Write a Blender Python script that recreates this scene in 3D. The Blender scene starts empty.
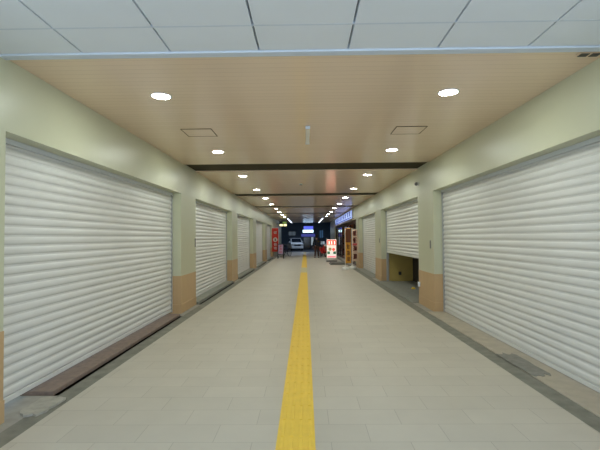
import bpy, bmesh, math, random
from mathutils import Vector, Matrix
random.seed(7)
PI = math.pi
sc = bpy.context.scene
COL = sc.collection

# ------------------------------------------------------------------ layout
XL, XR = -2.605, 2.655          # corridor faces of the pillars
CEIL = 3.14                   # corridor ceiling
HEAD = 2.50                   # underside of the wall above the shutters
REC = 0.20                    # how far the shutters sit back from the pillars
Y0, Y1 = 3.60, 45.0           # corridor start and end
EYE = 1.55
PIERS = [(2.60, 3.60), (8.75, 9.93), (14.82, 16.05), (20.85, 22.10), (26.95, 28.20), (33.00, 34.20)]

# ------------------------------------------------------------------ materials
def new_mat(name):
    m = bpy.data.materials.new(name); m.use_nodes = True
    nt = m.node_tree
    return m, nt, nt.nodes['Principled BSDF']

def rgb(r, g, b):
    f = lambda c: (c/255/12.92) if c/255 <= .04045 else ((c/255+.055)/1.055)**2.4
    return (f(r), f(g), f(b), 1)

def mat(name, c, rough=.5, metal=0, noise=0, nscale=6, spec=.5, bump=0, bscale=40):
    m, nt, p = new_mat(name)
    p.inputs['Base Color'].default_value = rgb(*c)
    p.inputs['Roughness'].default_value = rough
    p.inputs['Metallic'].default_value = metal
    p.inputs['Specular IOR Level'].default_value = spec
    if noise or bump:
        tc = nt.nodes.new('ShaderNodeTexCoord')
    if noise:
        n = nt.nodes.new('ShaderNodeTexNoise'); n.inputs['Scale'].default_value = nscale
        n.inputs['Detail'].default_value = 5
        nt.links.new(tc.outputs['Object'], n.inputs['Vector'])
        mx = nt.nodes.new('ShaderNodeMix'); mx.data_type = 'RGBA'
        mx.inputs[6].default_value = rgb(*[max(0, v*(1-noise)) for v in c])
        mx.inputs[7].default_value = rgb(*[min(255, v*(1+noise)) for v in c])
        nt.links.new(n.outputs['Fac'], mx.inputs[0])
        nt.links.new(mx.outputs[2], p.inputs['Base Color'])
    if bump:
        n2 = nt.nodes.new('ShaderNodeTexNoise'); n2.inputs['Scale'].default_value = bscale
        nt.links.new(tc.outputs['Object'], n2.inputs['Vector'])
        b = nt.nodes.new('ShaderNodeBump'); b.inputs['Strength'].default_value = bump
        b.inputs['Distance'].default_value = .01
        nt.links.new(n2.outputs['Fac'], b.inputs['Height'])
        nt.links.new(b.outputs['Normal'], p.inputs['Normal'])
    return m

def emit(name, c, s):
    m, nt, p = new_mat(name)
    p.inputs['Base Color'].default_value = rgb(*c)
    p.inputs['Emission Color'].default_value = rgb(*c)
    p.inputs['Emission Strength'].default_value = s
    p.inputs['Roughness'].default_value = .4
    return m

def floor_mat():
    m, nt, p = new_mat('floor_tiles')
    tc = nt.nodes.new('ShaderNodeTexCoord')
    br = nt.nodes.new('ShaderNodeTexBrick')
    br.inputs['Scale'].default_value = 1
    br.inputs['Brick Width'].default_value = .60
    br.inputs['Row Height'].default_value = .30
    br.inputs['Mortar Size'].default_value = .0022
    br.inputs['Mortar Smooth'].default_value = .3
    br.offset = .5; br.squash = 1
    br.inputs['Color1'].default_value = rgb(*FLOOR_A)
    br.inputs['Color2'].default_value = rgb(*FLOOR_B)
    br.inputs['Mortar'].default_value = rgb(*FLOOR_M)
    mp = nt.nodes.new('ShaderNodeMapping'); mp.inputs['Location'].default_value = (.12, .07, 0)
    nt.links.new(tc.outputs['Object'], mp.inputs['Vector'])
    nt.links.new(mp.outputs['Vector'], br.inputs['Vector'])
    n = nt.nodes.new('ShaderNodeTexNoise'); n.inputs['Scale'].default_value = 3.5; n.inputs['Detail'].default_value = 6
    nt.links.new(tc.outputs['Object'], n.inputs['Vector'])
    cr = nt.nodes.new('ShaderNodeMapRange')
    cr.inputs['To Min'].default_value = .93; cr.inputs['To Max'].default_value = 1.06
    nt.links.new(n.outputs['Fac'], cr.inputs['Value'])
    mul = nt.nodes.new('ShaderNodeVectorMath'); mul.operation = 'SCALE'
    nt.links.new(br.outputs['Color'], mul.inputs[0]); nt.links.new(cr.outputs['Result'], mul.inputs['Scale'])
    nt.links.new(mul.outputs['Vector'], p.inputs['Base Color'])
    p.inputs['Roughness'].default_value = .5
    p.inputs['Specular IOR Level'].default_value = .35
    b = nt.nodes.new('ShaderNodeBump'); b.inputs['Strength'].default_value = .25; b.inputs['Distance'].default_value = .004
    b.invert = True
    nt.links.new(br.outputs['Fac'], b.inputs['Height'])
    nt.links.new(b.outputs['Normal'], p.inputs['Normal'])
    return m

def plank_mat():
    """long narrow ceiling boards running across the corridor, satin lacquer"""
    m, nt, p = new_mat('ceiling_boards')
    tc = nt.nodes.new('ShaderNodeTexCoord')
    br = nt.nodes.new('ShaderNodeTexBrick')
    br.inputs['Scale'].default_value = 1
    br.inputs['Brick Width'].default_value = 80; br.inputs['Row Height'].default_value = .10
    br.inputs['Mortar Size'].default_value = .003; br.inputs['Mortar Smooth'].default_value = .4
    br.inputs['Color1'].default_value = rgb(*CEIL_A); br.inputs['Color2'].default_value = rgb(*CEIL_B)
    br.inputs['Mortar'].default_value = rgb(*CEIL_M)
    mp = nt.nodes.new('ShaderNodeMapping'); mp.inputs['Location'].default_value = (30, .02, 0)
    nt.links.new(tc.outputs['Object'], mp.inputs['Vector'])
    nt.links.new(mp.outputs['Vector'], br.inputs['Vector'])
    nt.links.new(br.outputs['Color'], p.inputs['Base Color'])
    p.inputs['Roughness'].default_value = .16
    p.inputs['Specular IOR Level'].default_value = .4
    b = nt.nodes.new('ShaderNodeBump'); b.inputs['Strength'].default_value = .08; b.inputs['Distance'].default_value = .002
    b.invert = True
    nt.links.new(br.outputs['Fac'], b.inputs['Height'])
    nt.links.new(b.outputs['Normal'], p.inputs['Normal'])
    return m

FLOOR_A, FLOOR_B, FLOOR_M = (193, 186, 171), (198, 191, 176), (162, 154, 140)
CEIL_A, CEIL_B, CEIL_M = (230, 206, 180), (234, 210, 184), (208, 182, 156)

M = {}
M['floor'] = floor_mat()
M['boards'] = plank_mat()
M['wall'] = mat('cream_wall_paint', (195, 196, 169), .36, noise=.015, nscale=1.5, bump=.03, bscale=8)
M['tan'] = mat('tan_base_paint', (192, 160, 118), .45, noise=.03, nscale=5)
M['soffit'] = mat('pale_soffit_panel', (224, 231, 240), .5, noise=.012, nscale=3)
M['soffit_trim'] = mat('pale_blue_soffit_trim', (204, 215, 228), .5)
M['joint'] = mat('dark_joint', (120, 125, 132), .7)
M['slat'] = mat('shutter_white_enamel', (216, 216, 212), .38, noise=.02, nscale=2)
M['rail'] = mat('shutter_rail_grey', (170, 172, 172), .4, metal=.2)
M['rail_dark'] = mat('shutter_box_grey', (200, 204, 206), .45)
M['slot'] = mat('olive_brown_ceiling_recess', (60, 53, 33), .75, spec=.2)
M['yellow'] = mat('yellow_tactile_rubber', (240, 202, 72), .55, noise=.05, nscale=9)
M['pale_tile'] = mat('pale_guide_tile', (206, 194, 150), .55, noise=.03)
M['gutter'] = mat('grey_concrete_gutter', (124, 123, 112), .75, noise=.24, nscale=7, bump=.3, bscale=60)
M['apron'] = mat('pale_grey_concrete', (158, 154, 144), .7, noise=.14, nscale=8, bump=.2)
M['brown_step'] = mat('brown_stone_threshold', (132, 114, 103), .65, noise=.2, nscale=14, bump=.2)
M['grey_step'] = mat('grey_concrete_threshold', (140, 140, 130), .65, noise=.14, nscale=9, bump=.2)
M['beige_step'] = mat('beige_concrete_threshold', (178, 168, 150), .65, noise=.12, nscale=6, bump=.2)
M['patch'] = mat('rough_cement_patch', (132, 130, 122), .8, noise=.2, nscale=12, bump=.5)
M['patch_light'] = mat('pale_cement_patch', (168, 164, 152), .8, noise=.2, nscale=12, bump=.5)
M['olive'] = mat('olive_interior_paint', (176, 154, 84), .55, noise=.05)
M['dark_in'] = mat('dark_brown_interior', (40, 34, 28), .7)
M['white_pl'] = mat('white_plastic', (230, 230, 226), .35)
M['grey_pl'] = mat('grey_plastic', (120, 120, 118), .4)
M['dark_pl'] = mat('dark_plastic', (46, 46, 46), .45)
M['black'] = mat('black_rubber', (22, 22, 24), .7)
M['steel'] = mat('brushed_steel', (170, 170, 168), .35, metal=.8)
M['lamp'] = emit('downlight_diffuser', (246, 255, 247), 188)
M['strip'] = emit('linear_light_diffuser', (225, 236, 255), 3.5)
M['asphalt'] = mat('dark_asphalt', (66, 70, 76), .75, noise=.15, nscale=20)
M['navy'] = mat('dark_slate_facade', (84, 104, 122), .6, noise=.1, nscale=3)
M['navy2'] = mat('dark_grey_facade_panel', (70, 82, 96), .55)
M['frame'] = mat('dark_window_frame', (36, 38, 42), .45)
M['glassd'] = mat('dark_glass', (26, 34, 44), .1, spec=.6)
M['sign_blue'] = emit('violet_blue_sign_face', (96, 110, 235), 1.1)
M['sign_white'] = emit('white_cyan_sign_face', (205, 240, 255), 2.6)
M['sign_dim'] = emit('dim_violet_sign_face', (90, 96, 190), .45)
M['win_blue'] = emit('dim_blue_window', (70, 110, 150), .35)
M['win_pale'] = emit('pale_lit_window', (180, 196, 205), .5)
M['win_grey'] = emit('grey_lit_window', (110, 124, 135), .3)
M['car'] = mat('white_car_paint', (222, 226, 228), .25)
M['light_blue_sign'] = emit('pale_blue_sign_face', (150, 172, 245), .95)
M['sign_ink'] = mat('deep_blue_sign_ink', (26, 42, 140), .5)
M['lilac'] = mat('lilac_awning', (176, 160, 178), .6)
M['yellow_lit'] = emit('pale_yellow_lit_face', (255, 246, 185), 1.5)
M['green_lit'] = emit('green_lit_face', (130, 165, 80), .5)
M['red_cloth'] = mat('red_banner_cloth', (214, 62, 48), .7, noise=.05)
M['white_cloth'] = mat('white_banner_print', (228, 214, 200), .7)
M['orange_cloth'] = mat('orange_banner_cloth', (226, 160, 58), .7, noise=.08)
M['brown_cloth'] = mat('brown_banner_print', (110, 62, 38), .7)
M['cream_cloth'] = mat('cream_banner_cloth', (222, 192, 168), .7)
M['maroon'] = mat('maroon_print', (96, 34, 28), .7)
M['pink_print'] = mat('pink_red_print', (206, 92, 92), .7)
M['lit_white'] = emit('lit_sign_white', (244, 240, 226), .72)
M['lit_red'] = emit('lit_sign_red', (240, 60, 50), 2.2)
M['lit_pink'] = emit('lit_sign_pink', (245, 130, 140), 1.0)
M['lit_green'] = emit('lit_sign_green', (50, 110, 80), .5)
M['lit_tan'] = emit('lit_sign_tan', (170, 150, 110), .6)
M['red_paint'] = mat('red_paint', (190, 36, 30), .35)
M['purple_paint'] = mat('dark_purple_paint', (66, 48, 78), .4)
M['skin'] = mat('skin', (196, 150, 122), .5)
M['coat'] = mat('near_black_jacket', (26, 32, 46), .8)
M['trousers'] = mat('dark_brown_trousers', (78, 52, 42), .8)
M['hair'] = mat('black_hair', (20, 17, 16), .6)
M['wood_dark'] = mat('dark_brown_wood', (70, 50, 42), .5, noise=.1)
M['shop_warm'] = emit('warm_shop_lamp', (255, 206, 150), 22)
M['shop_wall'] = mat('shop_inner_wall', (170, 120, 90), .6)
M['poster'] = mat('pale_poster_paper', (190, 160, 190), .6)
M['grey_ramp'] = mat('grey_rubber_ramp', (104, 104, 98), .7)

# ------------------------------------------------------------------ mesh helpers
class MB:
    def __init__(s):
        s.bm = bmesh.new()
    def box(s, x0, x1, y0, y1, z0, z1):
        if x1 < x0: x0, x1 = x1, x0
        v = [s.bm.verts.new(p) for p in ((x0,y0,z0),(x1,y0,z0),(x1,y1,z0),(x0,y1,z0),(x0,y0,z1),(x1,y0,z1),(x1,y1,z1),(x0,y1,z1))]
        for f in ((3,2,1,0),(4,5,6,7),(0,1,5,4),(1,2,6,5),(2,3,7,6),(3,0,4,7)):
            s.bm.faces.new([v[i] for i in f])
        return s
    def prism(s, pts, axis, a, b):
        """closed outline pts (2-D) extruded along axis between a and b"""
        def P(u, v, w):
            return {'x': (w,u,v), 'y': (u,w,v), 'z': (u,v,w)}[axis]
        A = [s.bm.verts.new(P(u,v,a)) for u,v in pts]; B = [s.bm.verts.new(P(u,v,b)) for u,v in pts]
        n = len(pts)
        s.bm.faces.new(A[::-1]); s.bm.faces.new(B)
        for i in range(n):
            s.bm.faces.new((A[i], A[(i+1)%n], B[(i+1)%n], B[i]))
        return s
    def lathe(s, prof, c=(0,0,0), n=24, axis='z'):
        """prof: list of (radius, height); closed with caps where radius 0 is not given"""
        rings = []
        for r, h in prof:
            ring = []
            for i in range(n):
                t = 2*PI*i/n
                p = {'z': (r*math.cos(t), r*math.sin(t), h), 'x': (h, r*math.cos(t), r*math.sin(t)), 'y': (r*math.cos(t), h, r*math.sin(t))}[axis]
                ring.append(s.bm.verts.new((c[0]+p[0], c[1]+p[1], c[2]+p[2])))
            rings.append(ring)
        for a, b in zip(rings, rings[1:]):
            for i in range(n):
                s.bm.faces.new((a[i], a[(i+1)%n], b[(i+1)%n], b[i]))
        s.bm.faces.new(rings[0][::-1]); s.bm.faces.new(rings[-1])
        return s
    def tube(s, pts, r, n=8, r2=None):
        pts = [Vector(p) for p in pts]
        rings = []
        for i, p in enumerate(pts):
            d = (pts[min(i+1, len(pts)-1)] - pts[max(i-1, 0)]).normalized()
            u = d.cross(Vector((0,0,1)))
            if u.length < .05: u = d.cross(Vector((1,0,0)))
            u.normalize(); w = d.cross(u)
            k = r if r2 is None else r + (r2-r)*i/(len(pts)-1)
            rings.append([s.bm.verts.new(p + k*(math.cos(2*PI*j/n)*u + math.sin(2*PI*j/n)*w)) for j in range(n)])
        for a, b in zip(rings, rings[1:]):
            for i in range(n):
                s.bm.faces.new((a[i], a[(i+1)%n], b[(i+1)%n], b[i]))
        s.bm.faces.new(rings[0][::-1]); s.bm.faces.new(rings[-1])
        return s
    def torus(s, c, R, r, axis='x', n=28, k=8):
        V = []
        for i in range(n):
            t = 2*PI*i/n; ring = []
            for j in range(k):
                q = 2*PI*j/k; rr = R + r*math.cos(q); h = r*math.sin(q)
                p = {'x': (h, rr*math.cos(t), rr*math.sin(t)), 'y': (rr*math.cos(t), h, rr*math.sin(t)), 'z': (rr*math.cos(t), rr*math.sin(t), h)}[axis]
                ring.append(s.bm.verts.new((c[0]+p[0], c[1]+p[1], c[2]+p[2])))
            V.append(ring)
        for i in range(n):
            for j in range(k):
                s.bm.faces.new((V[i][j], V[(i+1)%n][j], V[(i+1)%n][(j+1)%k], V[i][(j+1)%k]))
        return s
    def build(s, name, material, parent=None, bevel=0, smooth=False, loc=None):
        bmesh.ops.recalc_face_normals(s.bm, faces=s.bm.faces[:])
        me = bpy.data.meshes.new(name); s.bm.to_mesh(me); s.bm.free()
        me.materials.append(material)
        if smooth:
            for p in me.polygons: p.use_smooth = True
        o = bpy.data.objects.new(name, me); COL.objects.link(o)
        if parent: o.parent = parent
        if loc: o.location = loc
        if bevel:
            md = o.modifiers.new('bevel', 'BEVEL'); md.width = bevel; md.segments = 2; md.limit_method = 'ANGLE'
        return o

def thing(name, label, cat, loc=(0,0,0), rz=0, group=None):
    o = bpy.data.objects.new(name, None); COL.objects.link(o)
    o.location = loc; o.rotation_euler = (0,0,rz); o.empty_display_size = .1
    return tag(o, label, cat, group)
def tag(o, label, cat, group=None):
    o['label'] = label; o['category'] = cat
    if group: o['group'] = group
    return o
def struct(o):
    o['kind'] = 'structure'; return o
def dup(root, loc, label, rz=None):
    r = root.copy(); COL.objects.link(r); r.location = loc; r['label'] = label
    if rz is not None: r.rotation_euler = (0,0,rz)
    for ch in list(root.children):
        c = ch.copy(); COL.objects.link(c); c.parent = r
        for g in list(ch.children):
            d = g.copy(); COL.objects.link(d); d.parent = c
    return r
ORD = ['first', 'second', 'third', 'fourth', 'fifth', 'sixth', 'seventh', 'eighth', 'ninth', 'tenth', 'eleventh', 'twelfth']

# ------------------------------------------------------------------ floor and ground
WT = .36   # wall thickness
TE = 2.29   # edge of the tiled floor either side
m = MB(); m.box(-TE, TE, -3.0, Y1, -.12, 0); struct(m.build('floor', M['floor']))
m = MB(); m.box(-9, -TE, -3.0, Y0-1.0, -.12, -.002); m.box(TE, 9, -3.0, Y0-1.0, -.12, -.002)
o = struct(m.build('floor_outer', M['floor']))
for side, s, xf in (('left', -1, XL), ('right', 1, XR)):
    m = MB(); m.box(s*TE, s*(2.49 if side == 'left' else 2.50), Y0-1.0, Y1, -.10, -.012)
    struct(m.build('trim_gutter_'+side, M['gutter']))
    m = MB(); m.box(s*TE, xf+s*.40, Y0-1.0, Y1, -.16, -.1001); m.box(s*2.66, xf+s*.40, Y0, Y1, -.10, -.0245) if side == 'left' else None; struct(m.build('trim_shade_footing_'+side, M['dark_in']))  # dark colour puts the shadow line into the gap under the left thresholds
    m = MB(); n = len(PIERS) if side == 'left' else 4
    for a, b in PIERS[:n]: m.box(s*(2.4905 if side == 'left' else 2.5005), xf+s*WT, a-(.23 if side == 'left' and 8 < a < 9 else .012), b+(.62 if side == 'left' and a < 3 else .012), -.10 if side == 'right' else -.0244, -.0115)
    m.box(s*(2.4905 if side == 'left' else 2.5005), xf+s*WT, PIERS[n-1][1]+.013, Y1, -.10 if side == 'right' else -.0244, -.0115)
    struct(m.build('trim_apron_'+side, M['apron']))
m = MB(); m.box(-14, 14, Y1, 62, -.16, -.06); struct(m.build('ground_street', M['asphalt']))
# kerb where the paving ends
m = MB(); m.box(-2.9, 2.9, Y1, Y1+.12, -.08, .004); struct(m.build('trim_kerb', M['gutter']))

# tactile paving: guide bars along the walking direction
def tactile(ya, yb, material, label):
    t = thing('tactile_paving', label, 'tactile paving', (-.088, ya, 0), group='tactile paving strips')
    L = yb-ya
    b = MB(); b.box(-.147, .147, 0, L, 0, .004); b.build('base_mat', material, t)
    g = MB(); n = int(L/.30)
    for i in range(n):
        for k in range(4):
            x = -.1075 + k*.0717
            g.prism([(x-.016,.0041),(x+.016,.0041),(x+.011,.009),(x-.011,.009)], 'y', i*.30+.012, i*.30+.288)
    g.build('guide_bar', material, t)['kind'] = 'stuff'
    return t
tactile(-.6, 18.6, M['yellow'], 'long yellow tactile guide strip down the middle of the near floor')
tactile(21.6, 44.4, M['yellow'], 'far length of yellow tactile strip, beyond the pale break')
tactile(18.6, 21.6, M['pale_tile'], 'short pale break between the two yellow tactile strips')

# ------------------------------------------------------------------ walls
def wall_face(side, s, xf):
    m = MB()
    m.box(xf, xf+s*WT, PIERS[0][0], Y1, HEAD, CEIL+.25)          # the band above the shutters
    if side == 'left':
        m.box(xf, xf+s*WT, PIERS[5][1], Y1, -.012, HEAD)
    else:
        m.box(xf, xf+s*WT, 38.0, Y1, -.012, HEAD)
    struct(m.build('wall_'+side, M['wall']))
wall_face('left', -1, XL); wall_face('right', 1, XR)
for side, s, xf in (('left', -1, XL), ('right', 1, XR)):      # front returns outside the frame, close the building
    m = MB(); m.box(xf+s*WT, s*9, PIERS[0][0], PIERS[0][0]+.2, -.05, CEIL+.25)
    struct(m.build('wall_front_'+side, M['wall']))

def pillar(side, s, xf, k):
    a, b = PIERS[k]
    place = ['nearest the open front', 'second from the front', 'third from the front', 'fourth from the front', 'fifth from the front', 'sixth from the front, beside the red banner'][k]
    t = thing('pillar', f'cream pillar with tan base on the {side} wall, {place}', 'pillar', (xf, a, 0), group='cream pillars along the corridor')
    L = b-a; w = s*WT
    q = MB(); q.box(0, w, 0, L, .77, HEAD-.0005); q.build('shaft', M['wall'], t)
    q = MB(); q.box(-s*.004, w, -.004, L+.004, .18, .77); q.build('base', M['tan'], t)
    q = MB(); q.box(-s*.012, w, -.012, L+.012, -.011, .18); q.build('plinth', M['tan'], t, bevel=.004)
    return t
PIL = {}
for k in range(6):
    PIL['left', k] = pillar('left', -1, XL, k)
for k in range(4):
    PIL['right', k] = pillar('right', 1, XR, k)
# key switch plates, sockets on the pillars
def plate(par, x, y, z, s, w, h, material, name, dx=.014):
    q = MB(); q.box(x, x-s*dx, y-w/2, y+w/2, z-h/2, z+h/2); q.build(name, material, par, bevel=.003)
plate(PIL['right',1], 0, .22, 1.38, 1, .05, .17, M['grey_pl'], 'key_switch_plate')
plate(PIL['left',1], 0, 1.11, 1.45, -1, .035, .20, M['grey_pl'], 'key_switch_plate')
plate(PIL['right',1], -.004, 1.10, .44, 1, .07, .11, M['soffit'], 'socket_box', .04)
plate(PIL['right',2], 0, .30, 1.42, 1, .05, .15, M['grey_pl'], 'key_switch_plate')

# ------------------------------------------------------------------ roller shutters
PITCH = .095
def shutter(side, s, xf, ya, yb, zb, label, zr=.006):
    """curtain of bowed slats between two guide rails, set back from the pillar faces"""
    L = yb-ya; xs = s*REC
    t = thing('roller_shutter', label, 'roller shutter', (xf, ya, 0), group='white roller shutters')
    prof = []
    ztop = HEAD-.05
    zb0 = zb+.055
    n = max(1, round((ztop-zb0)/PITCH)); p = (ztop-zb0)/n
    for i in range(n):
        z = zb0+i*p
        for f, d in ((0,.0),(.05,.006),(.14,.011),(.28,.014),(.46,.0145),(.62,.011),(.74,.005),(.79,.0),(.89,.002),(.90,-.003)):
            prof.append((xs-s*d, z+f*p))
    prof.append((xs, ztop)); out = prof+[(xs+s*.02, ztop), (xs+s*.02, zb0)]
    q = MB(); q.prism(out, 'y', .045, L-.045); q.build('slat_curtain', M['slat'], t)
    q = MB(); q.box(xs+s*.02, xs-s*.022, .045, L-.045, zb+.006, zb0-.002); q.build('bottom_bar', M['slat'], t, bevel=.004)
    for y in (.0, L-.045):
        q = MB(); q.box(xs+s*.04, xs-s*.03, y+.002, y+.043, zr, ztop); q.build('guide_rail', M['rail'], t)
    q = MB(); q.box(xs+s*.05, xs-s*.035, .002, L-.002, ztop+.001, HEAD-.001); q.build('shutter_box', M['rail_dark'], t)
    return t
names_l = ['nearest the front', 'second from the front', 'third from the front', 'fourth from the front', 'farthest of the row, before the red banner']
for k in range(5):
    shutter('left', -1, XL, PIERS[k][1]+.004, PIERS[k+1][0]-.014, .036 if k == 0 else .055, f'closed white roller shutter on the left wall, {names_l[k]}', .026 if k == 0 else .051)
shutter('right', 1, XR, PIERS[0][1]+.004, PIERS[1][0]-.014, .012, 'closed white roller shutter on the right wall, nearest the front')
shutter('right', 1, XR, PIERS[1][1]+.004, PIERS[2][0]-.014, .99, 'half raised white roller shutter above a dark opening on the right', .0125)
shutter('right', 1, XR, PIERS[2][1]+.004, PIERS[3][0]-.014, .012, 'closed white roller shutter on the right, just beyond the half raised one')

# thresholds in the openings
def slab(side, s, xf, ya, yb, front, back, h, material, label, lead=0, trail=0):
    q = MB(); q.box(s*front-xf, xf+s*back-xf, .016+lead, yb-ya-.016-trail, -.024 if side == 'left' else -.099, h)
    t = q.build('threshold', material, loc=(xf, ya, 0), bevel=.006)
    tag(t, label, 'threshold', 'thresholds under the shutters'); return t
slab('left', -1, XL, PIERS[0][1], PIERS[1][0], 2.555, .34, .025, M['brown_step'], 'worn brown stone threshold under the nearest left shutter', .62, .22)
slab('left', -1, XL, PIERS[1][1], PIERS[2][0], 2.555, .34, .05, M['grey_step'], 'grey concrete threshold under the second shutter on the left')
slab('left', -1, XL, PIERS[2][1], PIERS[3][0], 2.555, .34, .05, M['grey_step'], 'grey threshold under the third shutter on the left')
slab('left', -1, XL, PIERS[3][1], PIERS[4][0], 2.555, .34, .05, M['grey_step'], 'grey threshold under the fourth shutter on the left')
slab('left', -1, XL, PIERS[4][1], PIERS[5][0], 2.555, .34, .05, M['grey_step'], 'grey threshold under the farthest left shutter')
slab('right', 1, XR, PIERS[0][1], PIERS[1][0], 2.50, .34, .004, M['beige_step'], 'beige concrete threshold under the nearest right shutter')
slab('right', 1, XR, PIERS[1][1], PIERS[2][0], 2.50, .34, .012, M['grey_step'], 'grey threshold below the half raised shutter on the right')
slab('right', 1, XR, PIERS[2][1], PIERS[3][0], 2.50, .34, .004, M['grey_step'], 'grey threshold beyond the half raised shutter on the right')
def blob(name, material, cx, cy, rx, ry, z0, z1, n=26, seed=1):
    r = random.Random(seed); m = MB(); pts = []
    for i in range(n):
        t = 2*PI*i/n; k = 1+r.uniform(-.14, .14)
        sq = 1/max(abs(math.cos(t))**.8, abs(math.sin(t))**.8, .6)
        pts.append((cx+rx*k*sq*.8*math.cos(t), cy+ry*k*sq*.8*math.sin(t)))
    m.prism(pts, 'z', z0, z1)
    return m.build(name, material)
tag(blob('cement_patch', M['patch'], 2.60, 5.15, .15, .55, .0045, .010, seed=3), 'rough grey cement patch on the beige threshold of the right shutter', 'cement patch')
tag(blob('cement_patch', M['patch_light'], -2.48, 3.93, .15, .25, -.0115, .008, seed=5), 'pale broken cement patch at the near end of the brown threshold', 'cement patch')

# ------------------------------------------------------------------ unit behind the half raised shutter
ya, yb = PIERS[1][1], PIERS[2][0]
xi0, xi1 = XR+WT-.02, 3.74
m = MB(); m.box(XR+.341, xi1, ya-.4, yb+.1, -.10, -.002); struct(m.build('floor_unit', M['grey_step']))
m = MB(); m.box(XR+.27, xi1, yb-.03, yb+.13, .0125, 2.499); m.box(XR+.342, xi1, yb-.0301, yb+.13, -.05, .0125); struct(m.build('wall_unit_far', M['olive']))
m = MB(); m.box(XR+.37, xi1, ya-.4, ya-.3, -.002, 2.6); struct(m.build('wall_unit_near', M['olive']))
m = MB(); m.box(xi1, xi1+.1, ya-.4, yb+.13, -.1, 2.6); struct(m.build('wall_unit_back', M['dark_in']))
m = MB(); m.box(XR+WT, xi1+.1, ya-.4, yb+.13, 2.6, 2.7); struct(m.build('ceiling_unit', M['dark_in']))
t = thing('wall_socket', 'small dark wall socket inside the half open unit', 'socket', (3.29, yb-.03, .27))
q = MB(); q.box(-.05, .05, -.012, 0, -.06, .06); q.build('face_plate', M['dark_pl'], t, bevel=.003)
q = MB(); q.box(-.02, -.008, -.016, -.0121, -.02, .02); q.box(.008, .02, -.016, -.0121, -.02, .02); q.build('socket_slot', M['black'], t)
q = MB(); q.prism([(-.06,0),(.06,0),(.04,.05),(-.03,.06)], 'y', -.04, .04)
tag(q.build('door_wedge', M['yellow'], loc=(3.17, 12.5, -.002), bevel=.008), 'small yellow wedge on the floor under the half raised shutter', 'wedge')

# ------------------------------------------------------------------ ceilings
def ceiling():
    m = MB(); y = Y0; 
    for a, b in SLOTS:
        m.box(XL, XR, y, a, CEIL, CEIL+.10); y = b
    m.box(XL, XR, y, Y1, CEIL, CEIL+.10)
    struct(m.build('ceiling', M['boards']))
    for i, (a, b) in enumerate(SLOTS):
        m = MB()
        m.box(XL, XR, a+.0005, b-.0005, CEIL+.018, CEIL+.10)
        struct(m.build(f'trim_ceiling_slot_{i+1}', M['slot']))
SLOTS = [(8.98, 9.93), (15.10, 16.05), (21.15, 22.10), (27.25, 28.20), (33.25, 34.20)]
ceiling()
m = MB(); m.box(-.018, .018, Y0+.02, SLOTS[0][0], CEIL-.0035, CEIL+.0001); struct(m.build('trim_ceiling_seam', M['boards']))
m = MB(); m.box(-10, 10, 2.4, Y1, CEIL+.30, CEIL+.40); struct(m.build('roof', M['navy']))

# pale soffit outside the corridor: separate panels with open joints
m = MB()
pw, gap = .752, .016
for row, (a, b) in enumerate(((-3.0, -.98), (-.97, 1.03), (1.04, 3.075), (3.095, 3.50))):
    for k in range(-9, 9):
        x = .372 + k*pw
        m.box(x+gap/2, x+pw-gap/2, a, b, CEIL-.005, CEIL+.04)
struct(m.build('ceiling_soffit', M['soffit']))
m = MB(); m.box(-6.6, 6.6, -3.0, 3.50, CEIL+.041, CEIL+.10); struct(m.build('trim_soffit_backing', M['joint']))
m = MB(); m.box(-6.6, 6.6, 3.0755, 3.0945, CEIL-.0055, CEIL+.04); struct(m.build('trim_soffit_joint', M['soffit_trim']))
m = MB(); m.box(-6.6, 6.6, 3.505, 3.595, CEIL-.02, CEIL+.12); struct(m.build('trim_soffit_edge', M['soffit_trim'], bevel=.006))

# ------------------------------------------------------------------ lights
def downlight(label, loc, group):
    t = thing('downlight', label, 'ceiling light', loc, group=group)
    q = MB(); q.lathe([(.096,-.0005),(.096,-.006),(.099,-.010),(.112,-.008),(.116,-.0005)], n=28); q.build('trim_ring', M['white_pl'], t, smooth=True)
    q = MB(); q.lathe([(.094,-.001),(.094,-.008),(.07,-.010)], n=24); q.build('diffuser', M['lamp'], t)
    return t
LY = [4.61+3.05*k for k in range(10)]
first = None
for side, x in (('left', -1.595), ('right', 1.59)):
    for k, y in enumerate(LY):
        lab = f'round lit ceiling downlight, {ORD[k]} from the front in the {side} row'
        if first is None: first = downlight(lab, (x, y, CEIL), 'round downlights in the corridor ceiling')
        else: dup(first, (x, y, CEIL), lab)
def strip(label, x):
    t = thing('ceiling_strip_light', label, 'ceiling light', (x, 33.6+.62, CEIL), group='linear lights at the far end')
    q = MB(); q.box(-.055, .055, 0, 10.4, -.03, -.0005); q.build('housing', M['white_pl'], t)
    q = MB(); q.box(-.04, .04, .02, 10.38, -.042, -.0301); q.build('diffuser', M['strip'], t)
strip('long lit strip light at the far left end of the ceiling', -1.46)
strip('long lit strip light at the far right end of the ceiling', 1.42)

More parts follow.
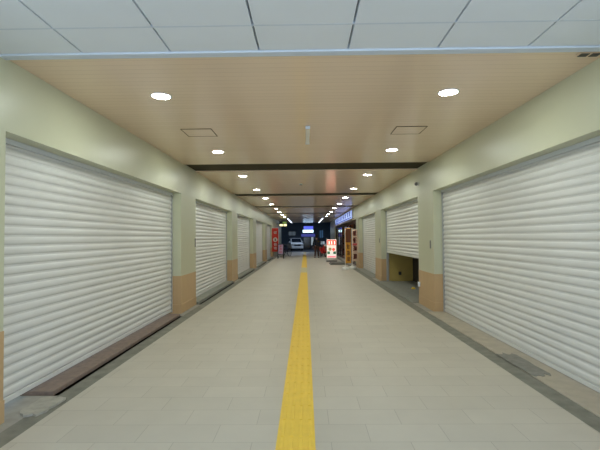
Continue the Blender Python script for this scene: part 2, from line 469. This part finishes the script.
# ------------------------------------------------------------------ ceiling fittings
def access(label, x, y):
    t = thing('access_panel', label, 'access panel', (x, y, CEIL), group='square ceiling access panels')
    q = MB(); q.box(-.215, .215, .012, .438, -.004, -.0005); q.build('panel', M['boards'], t)
    q = MB()
    for a in (-.225, .2155): q.box(a, a+.0095, 0, .45, -.006, -.0005)
    for a in (0, .4405): q.box(-.215, .215, a, a+.0095, -.006, -.0005)
    q.build('frame', M['slot'], t)
access('square access panel outlined in the ceiling on the left', -1.58, 6.03)
access('square access panel outlined in the ceiling on the right', 1.55, 6.03)
t = thing('ceiling_batten', 'slim pale batten fixed lengthwise on the ceiling centre line', 'ceiling fitting', (.045, 5.95, CEIL))
q = MB(); q.box(-.03, .03, 0, .98, -.04, -.0036); q.build('body', M['white_pl'], t, bevel=.006)
for y in (-.012, .9801):
    q = MB(); q.box(-.033, .033, y, y+.0119, -.044, -.0036); q.build('end_cap', M['soffit_trim'], t)
t = thing('smoke_detector', 'small round detector on the ceiling between the second and third light pairs', 'detector', (-.13, 12.4, CEIL))
q = MB(); q.lathe([(.055,-.0005),(.055,-.015),(.048,-.02)]); q.build('base', M['white_pl'], t)
q = MB(); q.lathe([(.036,-.0201),(.036,-.035),(.022,-.045)]); q.build('sensor_cap', M['grey_pl'], t)
t = thing('ceiling_vent', 'small dark two-slot vent at the near right corner of the ceiling', 'vent', (2.50, 3.65, CEIL))
q = MB(); q.box(-.10, .10, -.02, .06, -.012, -.0005); q.build('frame', M['boards'], t, bevel=.002)
for x in (-.085, .012):
    q = MB(); q.box(x, x+.073, -.012, .052, -.016, -.0121); q.build('slot', M['dark_pl'], t)
t = thing('wall_camera', 'small grey round camera high on the right wall near the half raised shutter', 'camera', (XR, 9.85, 2.78))
q = MB(); q.lathe([(.05, 0), (.05, -.02), (.04,-.025)], axis='x'); q.build('mount', M['white_pl'], t)
q = MB(); q.lathe([(.040,-.0251),(.044,-.05),(.036,-.075),(.015,-.09)], axis='x', n=20); q.build('dome', M['grey_pl'], t, smooth=True)

# ------------------------------------------------------------------ illegible stroke writing
def strokes(q, w, h, seed, thick=.11, plane='xz', x=0, y=0, z=0, d=.004, n=6):
    """one dense character-like mark of crossing bars inside a w x h cell"""
    r = random.Random(seed); k = thick*min(w, h)
    def bar(u0, u1, v0, v1):
        if plane == 'xz': q.box(x+u0, x+u1, y-d, y, z+v0, z+v1)
        else: q.box(x-d, x, y+u0, y+u1, z+v0, z+v1)
    for i in range(n):
        if i % 2 == 0:
            v = (i/n+.08)*h; a = r.uniform(0, .25)*w; bar(a, w-r.uniform(0, .25)*w, v, v+k)
        else:
            u = r.uniform(.08, .8)*w; b = r.uniform(0, .3)*h; bar(u, u+k, b, h-r.uniform(0, .3)*h)

# ------------------------------------------------------------------ left group: banner, sign board, bicycle, lit sign
def banner(label, loc, rz, w, zb, zt, cloth, group=None):
    t = thing('banner_flag', label, 'banner', loc, rz, group)
    q = MB(); q.lathe([(.17,0),(.18,.03),(.16,.10),(.06,.13),(.03,.16)]); q.build('base', M['white_pl'], t, bevel=.01, smooth=False)
    q = MB(); q.tube([(0,0,.15),(0,0,zt+.06)], .014); q.build('pole', M['white_pl'], t)
    q = MB(); q.tube([(-.01,0,zt+.02),(w,0,zt+.02)], .009); q.build('crossbar', M['white_pl'], t)
    q = MB(); nx, nz = 8, 12
    vs = [[q.bm.verts.new((.014+w*i/nx, .018*math.sin(i*1.1+j*.5), zb+(zt-zb)*j/nz)) for i in range(nx+1)] for j in range(nz+1)]
    for j in range(nz):
        for i in range(nx):
            q.bm.faces.new((vs[j][i], vs[j][i+1], vs[j+1][i+1], vs[j+1][i]))
    c = q.build('cloth', cloth, t, smooth=True)
    sm = c.modifiers.new('thickness', 'SOLIDIFY'); sm.thickness = .004
    return t, c
t, c = banner('red upright banner with a white middle, beside the left wall', (-2.06, 32.0, 0), PI, .50, .48, 2.28, M['red_cloth'])
q = MB(); q.lathe([(.001,.024),(.17,.024),(.17,.028),(.001,.028)], c=(.25,0,1.40), n=22, axis='y'); q.build('printed_disc', M['white_cloth'], c)
q = MB(); strokes(q, .17, .18, 4, .14, x=.165, y=.034, z=1.31, d=.005); q.build('printed_mark', M['maroon'], c)
for i, z in enumerate((1.84, .93, .65)):
    q = MB(); strokes(q, .26, .22, 11+i, .13, x=.12, y=.030, z=z, d=.005); q.build('printed_character', M['white_cloth'], c)

t = thing('sign_board', 'dark framed standing sign with pale panel, in front of the red banner', 'sign', (-1.86, 31.3, 0))
for yy, lean in ((-.02, .14), (.06, -.12)):
    q = MB()
    for x in (-.225, .195): q.prism([(x-.015,0),(x+.045,0),(x+.045,1.08),(x-.015,1.08)], 'y', yy, yy+.025)
    for z in (.10, .30, 1.05): q.box(-.1949, .1949, yy, yy+.025, z, z+.03)
    f = q.build('frame', M['black'], t); f.rotation_euler = (-lean if yy < 0 else -lean, 0, 0)
    f.location = (0, -.16 if yy < 0 else .10, 0)
    if yy < 0:
        q = MB(); q.box(-.194, .194, yy+.006, yy+.02, .331, 1.049); pn = q.build('panel', M['poster'], f)
        for i in range(3):
            q = MB(); strokes(q, .26, .16, 30+i, .12, x=-.13, y=yy+.0055, z=.42+i*.21, d=.003); q.build('printed_line', M['pink_print'], f)

def bicycle(label, loc, rz, paint, basket=True):
    t = thing('bicycle', label, 'bicycle', loc, rz)
    R = .33
    for y in (-.52, .52):
        q = MB(); q.torus((0,y,R+.012), R-.02, .02); wch = q.build('wheel', M['black'], t, smooth=True)
        q = MB()
        for i in range(12):
            a = PI*i/12*2; q.tube([(0,y,R+.012),(0,y+(R-.03)*math.cos(a),R+.012+(R-.03)*math.sin(a))], .003, 5)
        q.tube([(-.05,y,R+.012),(.05,y,R+.012)], .018); q.build('spokes', M['steel'], wch)
    q = MB()
    q.tube([(0,-.52,.34),(0,-.42,.66),(0,-.37,.84)], .016)             # fork and head tube
    q.tube([(0,-.42,.66),(0,.02,.32),(0,.18,.60)], .018)               # low step-through tube
    q.tube([(0,.02,.30),(0,.20,.80)], .016)
    for x in (-.05, .05): q.tube([(x*.4,.02,.31),(x,.52,.34)], .009); q.tube([(0,.16,.66),(x,.52,.34)], .009)
    q.build('frame', paint, t, smooth=True)
    q = MB(); q.prism([(-.05,.02),(.05,.02),(.10,.26),(-.10,.26)], 'z', .82, .88); q.build('saddle', M['black'], t, bevel=.02)
    q = MB(); q.tube([(-.27,-.16,.98),(-.24,-.26,1.0),(-.06,-.36,.93),(0,-.37,.88),(.06,-.36,.93),(.24,-.26,1.0),(.27,-.16,.98)], .012); q.build('handlebar', M['steel'], t, smooth=True)
    for s in (-1, 1):
        q = MB(); q.tube([(s*.27,-.16,.98),(s*.272,-.06,.965)], .018); q.build('grip', M['black'], t)
        q = MB(); q.box(s*.06, s*.15, .0, .07, .18 if s > 0 else .36, .20 if s > 0 else .38); q.tube([(s*.02,.035,.29),(s*.07,.035,.19 if s > 0 else .37)], .01); q.build('pedal', M['black'], t)
    if basket:
        q = MB()
        for z, w, d in ((.68,.13,.10),(.80,.155,.12),(.92,.18,.14)):
            q.tube([(-w,-.60-d,z),(w,-.60-d,z),(w,-.60+d,z),(-w,-.60+d,z),(-w,-.60-d,z)], .006, 5)
        for i in range(-3, 4):
            q.tube([(i*.043,-.70,.68),(i*.06,-.74,.92)], .004, 4); q.tube([(i*.043,-.50,.68),(i*.06,-.46,.92)], .004, 4)
        q.box(-.13, .13, -.70, -.50, .675, .68); q.build('basket', M['steel'], t)
    q = MB(); q.prism([(.50,.66),(.56,.72),(.84,.55),(.88,.40),(.85,.40),(.81,.53)], 'x', -.03, .03); q.build('rear_mudguard', paint, t)
    q = MB(); q.lathe([(.035,.90),(.03,.915)], c=(0,0,.58), axis='y', n=14); q.build('reflector', M['red_paint'], t)
    q = MB(); q.tube([(.05,.50,.33),(.16,.62,.0)], .009); q.build('kickstand', M['steel'], t)
    return t
bicycle('dark purple bicycle with wire basket parked behind the framed sign', (-1.62, 35.0, .0), .55, M['purple_paint'])

t = thing('projecting_sign', 'small lit yellow and green sign projecting from the far left wall', 'sign', (XL, 38.0, 2.72))
q = MB(); q.tube([(0,0,.12),(.95,0,.12)], .02); q.box(0, .02, -.06, .06, .02, .22); q.build('bracket', M['dark_pl'], t)
q = MB(); q.box(.24, .93, -.06, .06, -.16, .30); q.build('case', M['dark_pl'], t)
q = MB(); q.box(.27, .55, -.072, -.0601, -.13, .05); q.box(.62, .90, -.072, -.0601, -.13, .05); q.build('yellow_panel', M['yellow_lit'], t)
q = MB(); q.box(.55, .90, -.072, -.0601, .10, .27); q.build('green_panel', M['green_lit'], t)

# ------------------------------------------------------------------ right group: banners, lit stand, shop
t, c = banner('orange upright banner with dark brown top, in front of the shop', (1.88, 20.1, 0), .25, .28, .30, 1.98, M['orange_cloth'], 'upright banners by the shop')
q = MB(); q.box(.03, .27, -.030, -.024, 1.30, 1.94); q.build('printed_top', M['brown_cloth'], c)
for i, z in enumerate((.98, .68, .40)):
    q = MB(); strokes(q, .18, .22, 60+i, .13, x=.06, y=-.024, z=z, d=.005); q.build('printed_character', M['brown_cloth'], c)
t, c = banner('cream upright banner with maroon writing, beside the orange one', (2.28, 20.75, 0), .1, .26, .36, 1.92, M['cream_cloth'], 'upright banners by the shop')
for i, z in enumerate((1.60, 1.26, .86, .46)):
    q = MB(); strokes(q, .20, .27, 70+i, .2, x=.04, y=-.024, z=z, d=.006, n=8); q.build('printed_character', M['maroon'], c)
q = MB(); q.box(.02, .25, -.026, -.024, 1.14, 1.24); q.build('printed_stripe', M['pink_print'], c)

t = thing('illuminated_sign', 'lit white floor sign with red heading standing before the shop', 'sign', (1.63, 26.6, 0))
q = MB(); q.box(-.34, .34, -.18, .18, 0, .09); q.build('base', M['grey_pl'], t, bevel=.015)
q = MB(); q.box(-.31, .31, -.085, .085, .10, 1.42); q.build('case', M['white_pl'], t, bevel=.01)
q = MB(); q.box(-.29, .29, -.092, -.0855, .26, 1.40); fc = q.build('face', M['lit_white'], t)
q = MB(); q.box(-.28, .28, -.0925, -.0921, 1.04, 1.37); q.build('heading_band', M['lit_red'], fc)
for i in range(3):
    q = MB(); strokes(q, .15, .24, 90+i, .16, x=-.25+i*.175, y=-.0925, z=1.08, d=.004, n=6); q.build('heading_character', M['lit_white'], fc)
q = MB(); q.lathe([(.001,-.0965),(.11,-.0965),(.11,-.0925),(.001,-.0925)], c=(-.10,0,.80), axis='y', n=18); q.build('printed_dish', M['lit_tan'], fc)
q = MB(); q.lathe([(.001,-.0965),(.10,-.0965),(.10,-.0925),(.001,-.0925)], c=(.13,0,.78), axis='y', n=18); q.build('printed_dish', M['lit_red'], fc)
for x in (-.27, .10):
    q = MB(); q.box(x, x+.17, -.0965, -.0925, .49, .66); q.build('green_block', M['lit_green'], fc)
q = MB(); q.box(-.27, .27, -.0965, -.0925, .28, .38); q.build('footer_band', M['lit_pink'], fc)

q = MB(); q.prism([(1.36-1.36,0),(2.27-1.36,0),(2.27-1.36,.10),(.10,.10)], 'y', 0, 1.5)
tag(q.build('entrance_ramp', M['grey_ramp'], loc=(1.36, 23.6, 0), bevel=.008), 'low grey ramp on the floor before the shop', 'ramp')

# shop opening between the fourth right pillar and the end wall
sa, sb = PIERS[3][1]+.03, 37.97
m = MB(); m.box(XR+.401, 6.0, sa-.03, sb+.2, -.1, 0); struct(m.build('floor_shop', M['pale_tile']))
m = MB(); m.box(5.9, 6.0, sa-.03, sb+.2, 0, 2.9); struct(m.build('wall_shop_back', M['shop_wall']))
m = MB(); m.box(XR+WT+.01, 5.9, sa-.13, sa-.03, 0, 2.9); struct(m.build('wall_shop_near', M['shop_wall']))
m = MB(); m.box(XR+WT+.01, 5.9, sb+.1, sb+.2, 0, 2.9); struct(m.build('wall_shop_far', M['shop_wall']))
m = MB(); m.box(XR+WT+.01, 6.0, sa-.13, sb+.2, 2.9, 3.0); struct(m.build('ceiling_shop', M['shop_wall']))
t = thing('storefront', 'dark timber storefront with glass panes below the blue sign', 'storefront', (XR+.10, sa, 0))
L = sb-sa
q = MB(); q.box(0, .08, 0, L, 2.30, HEAD-.002); q.box(0, .08, 0, L, -.011, .10); q.build('frame', M['wood_dark'], t)
nb = 8
for i in range(nb+1):
    y = i*(L-.10)/nb
    q = MB(); q.box(0, .08, y, y+.10, .10, 2.30); q.build('post', M['wood_dark'], t)
gm, gnt, gp = new_mat('shop_glass'); gp.inputs['Base Color'].default_value = (.9,.95,.95,1); gp.inputs['Roughness'].default_value = .02
gp.inputs['Transmission Weight'].default_value = 1; gp.inputs['IOR'].default_value = 1.1
for i in range(nb):
    if i in (1, 4): continue
    y = i*(L-.10)/nb
    q = MB(); q.box(.035, .043, y+.10, y+(L-.10)/nb, .10, 2.30); q.build('pane', gm, t)
for k, y in enumerate((24.5, 29.0, 33.5)):
    t = thing('shop_lamp', f'warm shop ceiling lamp, {ORD[k]} from the shop entrance', 'ceiling light', (4.2, y, 2.9), group='warm lamps inside the shop')
    q = MB(); q.lathe([(.06,-.001),(.06,-.04),(.03,-.05)]); q.build('mount', M['dark_pl'], t)
    q = MB(); q.lathe([(.03,-.0501),(.16,-.09),(.16,-.14),(.10,-.16)]); q.build('shade', M['shop_warm'], t)
def shelf(label, loc, seed):
    t = thing('display_shelf', label, 'shelf', loc, group='shelves inside the shop')
    for y in (0, 1.77):
        q = MB(); q.box(0, .35, y, y+.03, .001, 1.75); q.build('side_panel', M['wood_dark'], t)
    for z in (.12, .60, 1.08, 1.56):
        q = MB(); q.box(0, .35, .031, 1.769, z, z+.03); q.build('shelf_board', M['wood_dark'], t)
shop_boxes = [mat('red_carton', (206, 60, 48), .5), mat('orange_carton', (222, 130, 60), .5), mat('pink_carton', (220, 150, 140), .5)]
POS = [('near', 3.2, 23.5), ('middle', 3.2, 28.9), ('far', 3.2, 34.2)]
for nm, x, y in POS:
    shelf(f'dark display shelf in the shop, the {nm} one of three', (x, y, 0), 3)
    for li, z in enumerate((.15, .63, 1.11)):
        for j in range(4):
            q = MB(); h = .26+.04*((j+li) % 3); q.box(-.13, .13, -.17, .17, 0, h)
            q.box(-.132, .132, -.02, .02, 0.01, h+.002)
            b = q.build('carton', shop_boxes[(j+li*2) % 3], loc=(x+.17, y+.27+j*.41, z+.001))
            tag(b, f"{['red','orange','pink'][(j+li*2)%3]} carton, {ORD[j]} along the {['lowest','middle','upper'][li]} board of the {nm} shop shelf", 'carton', 'cartons on the shop shelves')

# long lit sign above the shop
t = thing('shop_sign', 'long lit blue and white sign box along the right wall above the shop', 'sign', (XR, 23.2, HEAD+.065))
q = MB(); q.box(-.10, -.001, 0, 12.6, 0, .48); q.build('case', M['steel'], t)
q = MB(); q.box(-.112, -.1001, .03, 12.57, .02, .46); fc = q.build('face', M['light_blue_sign'], t)
q = MB(); q.box(-.112, -.10, -.010, -.0005, .02, .46); q.build('end_panel', M['light_blue_sign'], t)
q = MB(); q.box(-.116, -.1121, .10, 12.5, .05, .11); q.build('underline', M['sign_ink'], fc)
for i in range(9):
    q = MB(); strokes(q, .85, .27, 120+i, .2, plane='yz', x=-.1121, y=.5+i*1.3, z=.15, d=.004, n=8); q.build('character', M['sign_ink'], fc)
q = MB(); q.prism([(0,0),(-.45,-.16),(-.45,-.20),(0,-.06)], 'y', 0, 11)
tag(q.build('shop_canopy', M['lilac'], loc=(XR-.001, 24.0, HEAD+.061)), 'pale lilac canopy beneath the lit blue sign', 'canopy')

# red scooter and the person
def scooter(label, loc, rz):
    t = thing('motor_scooter', label, 'scooter', loc, rz)
    for y in (-.58, .58):
        q = MB(); q.torus((0,y,.22), .165, .055, n=24, k=10); w = q.build('wheel', M['black'], t, smooth=True)
        q = MB(); q.lathe([(.10,-.04),(.10,.04)], c=(0,y,.22), axis='x', n=16); q.build('rim', M['steel'], w)
    q = MB(); q.prism([(-.46,.40),(-.40,.34),(-.22,.26),(.15,.26),(.22,.36),(.40,.36),(.72,.50),(.78,.66),(.70,.74),(.12,.74),(.08,.42),(-.18,.34),(-.30,.50),(-.36,.92),(-.46,.92)], 'x', -.17, .17)
    q.build('body', M['red_paint'], t, bevel=.05)
    q = MB(); q.prism([(.10,.745),(.74,.745),(.78,.80),(.45,.84),(.12,.80)], 'x', -.14, .14); q.build('seat', M['black'], t, bevel=.03)
    q = MB(); q.tube([(0,-.58,.22),(0,-.42,.86),(0,-.38,.98)], .03); q.build('fork', M['steel'], t)
    q = MB(); q.tube([(-.33,-.28,1.0),(-.2,-.36,1.0),(0,-.38,.98),(.2,-.36,1.0),(.33,-.28,1.0)], .016); q.build('handlebar', M['black'], t)
    q = MB(); q.prism([(-.82,.40),(-.58,.50),(-.36,.42),(-.36,.38),(-.58,.45),(-.80,.36)], 'x', -.07, .07); q.build('front_mudguard', M['red_paint'], t)
    q = MB(); q.lathe([(.07,-.54),(.09,-.50),(.09,-.42)], c=(0,0,.90), axis='y', n=16); q.build('headlight', M['white_pl'], t)
    for s in (-1, 1):
        q = MB(); q.tube([(s*.25,-.33,1.0),(s*.30,-.30,1.16)], .006); q.lathe([(.05,-.31),(.05,-.295)], c=(s*.31,0,1.18), axis='y', n=14); q.build('mirror', M['black'], t)
    q = MB(); q.tube([(.12,.05,.24),(.20,.05,.0)], .012); q.tube([(-.12,.05,.24),(-.20,.05,.0)], .012); q.build('stand', M['steel'], t)
    return t
scooter('red motor scooter parked beside the person in dark clothes', (1.42, 33.4, 0), .25)

def skin_body(name, material, joints, edges, parent, root=0, sub=2):
    me = bpy.data.meshes.new(name)
    me.from_pydata([j[0] for j in joints], edges, []); me.update()
    me.materials.append(material)
    o = bpy.data.objects.new(name, me); COL.objects.link(o); o.parent = parent
    md = o.modifiers.new('skin', 'SKIN'); md.use_smooth_shade = True
    lay = me.skin_vertices[0] if me.skin_vertices else None
    if lay is None:
        bm = bmesh.new(); bm.from_mesh(me); bm.verts.layers.skin.verify(); bm.to_mesh(me); bm.free(); lay = me.skin_vertices[0]
    for i, j in enumerate(joints):
        r = j[1] if isinstance(j[1], tuple) else (j[1], j[1])
        lay.data[i].radius = r; lay.data[i].use_root = (i == root)
    sd = o.modifiers.new('smooth', 'SUBSURF'); sd.levels = sub; sd.render_levels = sub
    return o
def person(label, loc, rz):
    t = thing('person', label, 'person', loc, rz)
    J, E = [], []
    def j(p, r): J.append((p, r)); return len(J)-1
    def chain(start, lst):
        k = start
        for p, r in lst:
            n = j(p, r); E.append((k, n)); k = n
        return k
    pel = j((0,0,.90), (.13,.09))
    chest = chain(pel, [((0,.0,1.05),(.12,.085)), ((0,-.01,1.26),(.14,.09)), ((0,0,1.38),(.09,.06))])
    chain(chest, [((0,0,1.44),.052), ((0,.012,1.50),.062), ((0,.015,1.56),(.075,.088)), ((0,.01,1.62),(.066,.078))])
    tips = {}
    for s in (-1, 1):
        step = .16*s
        chain(pel, [((s*.09,.02*s,.83),.083), ((s*.11,.09*s,.48),.055), ((s*.13,-.05*s if s < 0 else .10,.09),.036), ((s*.14,(.12 if s < 0 else .22),.035),.032)])
        hand = chain(chest-1, [((s*.17,0,1.33),.058), ((s*.25,-.03,1.06),.042), ((s*.27,.07,.84),.028), ((s*.272,.09,.775),(.018,.034))])
        for q, (dy, ln) in enumerate(((.030,.062),(.012,.072),(-.006,.068),(-.024,.052))):
            chain(hand, [((s*.27,.09+dy,.735),.0095), ((s*.264,.095+dy,.735-ln*.55),.0085), ((s*.252,.096+dy,.735-ln),.0075)])
        chain(hand-0, [((s*.262,.125,.775),.011), ((s*.252,.142,.742),.009)])
    b = skin_body('body', M['skin'], J, E, t)
    # face: nose, eyes, ears on the far side of the head (the person looks away down the street)
    q = MB(); q.prism([(.098,1.565),(.128,1.535),(.098,1.525)], 'x', -.012, .012); q.build('nose', M['skin'], t, bevel=.004)
    for s in (-1, 1):
        q = MB(); q.lathe([(.004,.088),(.011,.094),(.004,.100)], c=(s*.03,0,1.568), axis='y', n=12); q.build('eye', M['dark_pl'], t)
        q = MB(); q.prism([(-.01,1.53),(.018,1.535),(.022,1.58),(-.012,1.585)], 'x', s*.068, s*.085); q.build('ear', M['skin'], t, bevel=.005)
    q = MB(); q.box(-.022, .022, .092, .100, 1.487, 1.494); q.build('mouth', M['pink_print'], t)
    # hair, jacket, trousers, shoes
    J2 = [((0,-.01,1.53),(.074,.075)), ((0,-.012,1.59),(.085,.092)), ((0,0,1.645),(.068,.078))]
    skin_body('hair', M['hair'], J2, [(0,1),(1,2)], t, 1)
    J3 = [((0,0,.84),(.165,.125)), ((0,0,1.05),(.155,.115)), ((0,-.01,1.27),(.175,.115)), ((0,0,1.40),(.095,.075))]; E3 = [(0,1),(1,2),(2,3)]
    for s in (-1, 1):
        n = len(J3); J3 += [((s*.18,0,1.34),.078), ((s*.26,-.03,1.06),.060), ((s*.275,.065,.86),.048)]; E3 += [(2,n),(n,n+1),(n+1,n+2)]
    skin_body('jacket', M['coat'], J3, E3, t, 1)
    J4 = [((0,0,.90),(.15,.112))]; E4 = []
    for s in (-1, 1):
        n = len(J4); J4 += [((s*.09,.02*s,.82),.100), ((s*.11,.09*s,.48),.076), ((s*.13,-.05*s if s < 0 else .10,.11),.060)]; E4 += [(0,n),(n,n+1),(n+1,n+2)]
    skin_body('trousers', M['trousers'], J4, E4, t, 0)
    for s in (-1, 1):
        y = .05 if s < 0 else .10
        J5 = [((s*.13,y-.03,.05),(.045,.045)), ((s*.135,y+.07,.045),(.048,.042)), ((s*.14,y+.16,.035),(.042,.032))]
        skin_body('shoe', M['black'], J5, [(0,1),(1,2)], t, 1)
    return t
person('person in a dark jacket and brown trousers walking away near the far end', (.83, 31.7, 0), .05)

# ------------------------------------------------------------------ the dark street beyond
m = MB(); m.box(-14, 14, 58.0, 58.4, -.16, 9.0); struct(m.build('wall_street_facade', M['navy']))
for s in (-1, 1):
    m = MB(); m.box(s*14, s*14.4, Y1, 58.4, -.16, 9.0); struct(m.build('wall_street_' + ('left' if s < 0 else 'right'), M['navy']))
m = MB(); m.box(-14, 14, Y1+.4, 58.0, 4.6, 4.8); struct(m.build('roof_sky_block', M['navy2']))  # unseen roof added to keep sky light off the street
for s, xf in ((-1, XL), (1, XR)):
    m = MB(); m.box(xf+s*WT, s*14, Y1-.3, Y1, -.16, 5.0); struct(m.build('wall_end_' + ('left' if s < 0 else 'right'), M['navy']))
m = MB(); m.box(XL-WT, XR+WT, Y1+.001, Y1+.3, CEIL, 5.0); struct(m.build('wall_end_lintel', M['navy2']))
FY = 58.0
def wx(px): return (px-305.5)*FY/420
def wz(py): return EYE+(237.5-py)*FY/420
t = thing('street_sign', 'lit violet and white sign above a doorway across the dark street', 'sign', (wx(308), FY, wz(233)))
q = MB(); q.box(-.75, .75, -.25, -.001, 0, .95); q.build('case', M['frame'], t)
q = MB(); q.box(-.60, .70, -.262, -.2501, .50, .92); q.build('violet_panel', M['sign_blue'], t)
q = MB(); q.box(-.72, .72, -.262, -.2501, .05, .42); q.build('white_panel', M['sign_white'], t)
t = thing('shop_doorway', 'dark doorway with violet fascia below the lit street sign', 'doorway', (wx(308), FY, -.06))
q = MB(); q.box(-.95, .95, -.12, -.001, 1.72, 2.10); q.build('fascia', M['sign_dim'], t)
q = MB(); q.box(-.70, -.62, -.10, -.001, 0, 1.70); q.box(.30, .38, -.10, -.001, 0, 1.70); q.box(-.619, .299, -.10, -.001, 1.62, 1.70); q.build('door_frame', M['frame'], t)
q = MB(); q.box(-.61, .29, -.06, -.001, 0, 1.61); q.build('door_leaf', M['glassd'], t)
q = MB(); q.box(.42, .72, -.06, -.001, .55, 1.65); q.build('side_panel', M['win_pale'], t)
def window(label, x0, x1, y0, y1, material):
    t = thing('street_window', label, 'window', (wx(x0), FY, wz(y1)), group='windows across the dark street')
    w, h = wx(x1)-wx(x0), wz(y0)-wz(y1)
    q = MB(); q.box(-.06, 0, -.08, -.001, -.06, h+.06); q.box(w, w+.06, -.08, -.001, -.06, h+.06); q.box(.0005, w-.0005, -.08, -.001, -.06, 0); q.box(.0005, w-.0005, -.08, -.001, h, h+.06); q.box(w/2-.03, w/2+.03, -.08, -.001, 0.001, h-.001); q.build('frame', M['frame'], t)
    q = MB(); q.box(0.001, w-.001, -.05, -.035, .001, h-.001); q.build('pane', material, t)
window('dim grey window above the white car across the street', 288.5, 295.5, 231.5, 235.5, M['win_grey'])
window('blue window above a pale panel, right of the person', 319.5, 323.0, 230.5, 238, M['win_blue'])
window('low pale window just above the red scooter', 319.5, 324.5, 241.5, 245, M['win_pale'])

def car(label, loc, rz):
    t = thing('car', label, 'car', loc, rz)     # nose towards -Y
    W = .74
    side = [(-1.70,.28),(-1.72,.62),(-1.62,.86),(-.95,1.0),(-.42,1.50),(.10,1.56),(1.25,1.53),(1.62,1.02),(1.68,.60),(1.64,.28)]
    q = MB(); A = []; B = []
    for y, z in side:
        k = W if z < 1.05 else W-.12
        A.append(q.bm.verts.new((-k,y,z))); B.append(q.bm.verts.new((k,y,z)))
    n = len(side)
    q.bm.faces.new(A); q.bm.faces.new(B[::-1])
    for i in range(n): q.bm.faces.new((A[i],B[i],B[(i+1)%n],A[(i+1)%n]))
    q.build('body', M['car'], t, bevel=.05)
    def quad(a, b, c, d, th, name, m_):
        q = MB(); P = [Vector(v) for v in (a,b,c,d)]; nn = (P[1]-P[0]).cross(P[3]-P[0]).normalized()
        lo = [q.bm.verts.new(p-nn*th) for p in P]; hi = [q.bm.verts.new(p+nn*th) for p in P]
        q.bm.faces.new(lo[::-1]); q.bm.faces.new(hi)
        for i in range(4): q.bm.faces.new((lo[i],lo[(i+1)%4],hi[(i+1)%4],hi[i]))
        return q.build(name, m_, t)
    quad((-.64,-.93,1.03),(.64,-.93,1.03),(.56,-.46,1.47),(-.56,-.46,1.47), .025, 'windshield', M['glassd'])
    for s in (-1, 1):
        quad((s*.725,-.70,1.06),(s*.725,1.40,1.06),(s*.63,1.15,1.46),(s*.63,-.40,1.46), .02, 'side_window', M['glassd'])
        for y in (-1.10, 1.10):
            q = MB(); q.torus((s*.66,y,.26), .19, .075, n=24, k=10); w = q.build('wheel', M['black'], t, smooth=True)
            q = MB(); q.lathe([(.14,-.05),(.14,.05)], c=(s*.67,y,.26), axis='x', n=16); q.build('hub_cap', M['steel'], w)
        q = MB(); q.box(s*.42, s*.68, -1.745, -1.64, .66, .82); q.build('headlight', M['steel'], t, bevel=.02)
        q = MB(); q.box(s*.76, s*.90, -.72, -.62, 1.02, 1.14); q.build('wing_mirror', M['car'], t, bevel=.02)
    q = MB(); q.box(-.40, .40, -1.75, -1.66, .60, .80); q.build('grille', M['black'], t)
    q = MB(); q.box(-.70, .70, -1.78, -1.60, .28, .52); q.build('bumper', M['car'], t, bevel=.03)
    q = MB(); q.box(-.17, .17, -1.795, -1.781, .36, .50); q.build('number_plate', M['white_pl'], t)
    return t
car('white car parked in the dark street beyond the corridor', (-1.30, 52.6, -.06), .18)
t = thing('street_fill_lamp', 'round unseen lamp added to light the street outside', 'ceiling light', (-.6, 49.3, 4.6))  # added lamp out of view, brightens the facade and the car
q = MB(); q.lathe([(.24,-.001),(.24,-.05),(.21,-.07)]); q.build('housing', M['dark_pl'], t)
q = MB(); q.lathe([(.20,-.0701),(.20,-.08)]); q.build('diffuser', emit('cool_street_fill', (205, 226, 255), 340), t)

# ------------------------------------------------------------------ world
w = bpy.data.worlds.new('dusk'); sc.world = w; w.use_nodes = True
bg = w.node_tree.nodes['Background']
bg.inputs['Color'].default_value = (.69, .83, 1.0, 1); bg.inputs['Strength'].default_value = 2.5

# ------------------------------------------------------------------ camera
cam = bpy.data.cameras.new('camera'); co = bpy.data.objects.new('camera', cam); COL.objects.link(co)
cam.sensor_width = 36; cam.lens = 36*420/600; cam.clip_end = 300
pitch = math.atan(12.5/420); yaw = math.atan(5.5/420); roll = math.radians(.5)
fwd = Vector((-math.sin(yaw), math.cos(yaw)*math.cos(pitch), math.sin(pitch))).normalized()
right = fwd.cross(Vector((0,0,1))).normalized(); up = right.cross(fwd)
# right side of the picture sits a touch high: lean the camera clockwise
r2 = right*math.cos(roll) - up*math.sin(roll); u2 = right*math.sin(roll) + up*math.cos(roll)
co.matrix_world = Matrix(((r2.x,u2.x,-fwd.x,0),(r2.y,u2.y,-fwd.y,0),(r2.z,u2.z,-fwd.z,EYE),(0,0,0,1)))
sc.camera = co

sc.view_settings.view_transform = 'Standard'
sc.view_settings.look = 'None'
sc.view_settings.gamma = 1
sc.view_settings.use_curve_mapping = False
sc.view_settings.exposure = 0
sc.cycles.use_denoising = True
sc.cycles.max_bounces = 10; sc.cycles.diffuse_bounces = 6
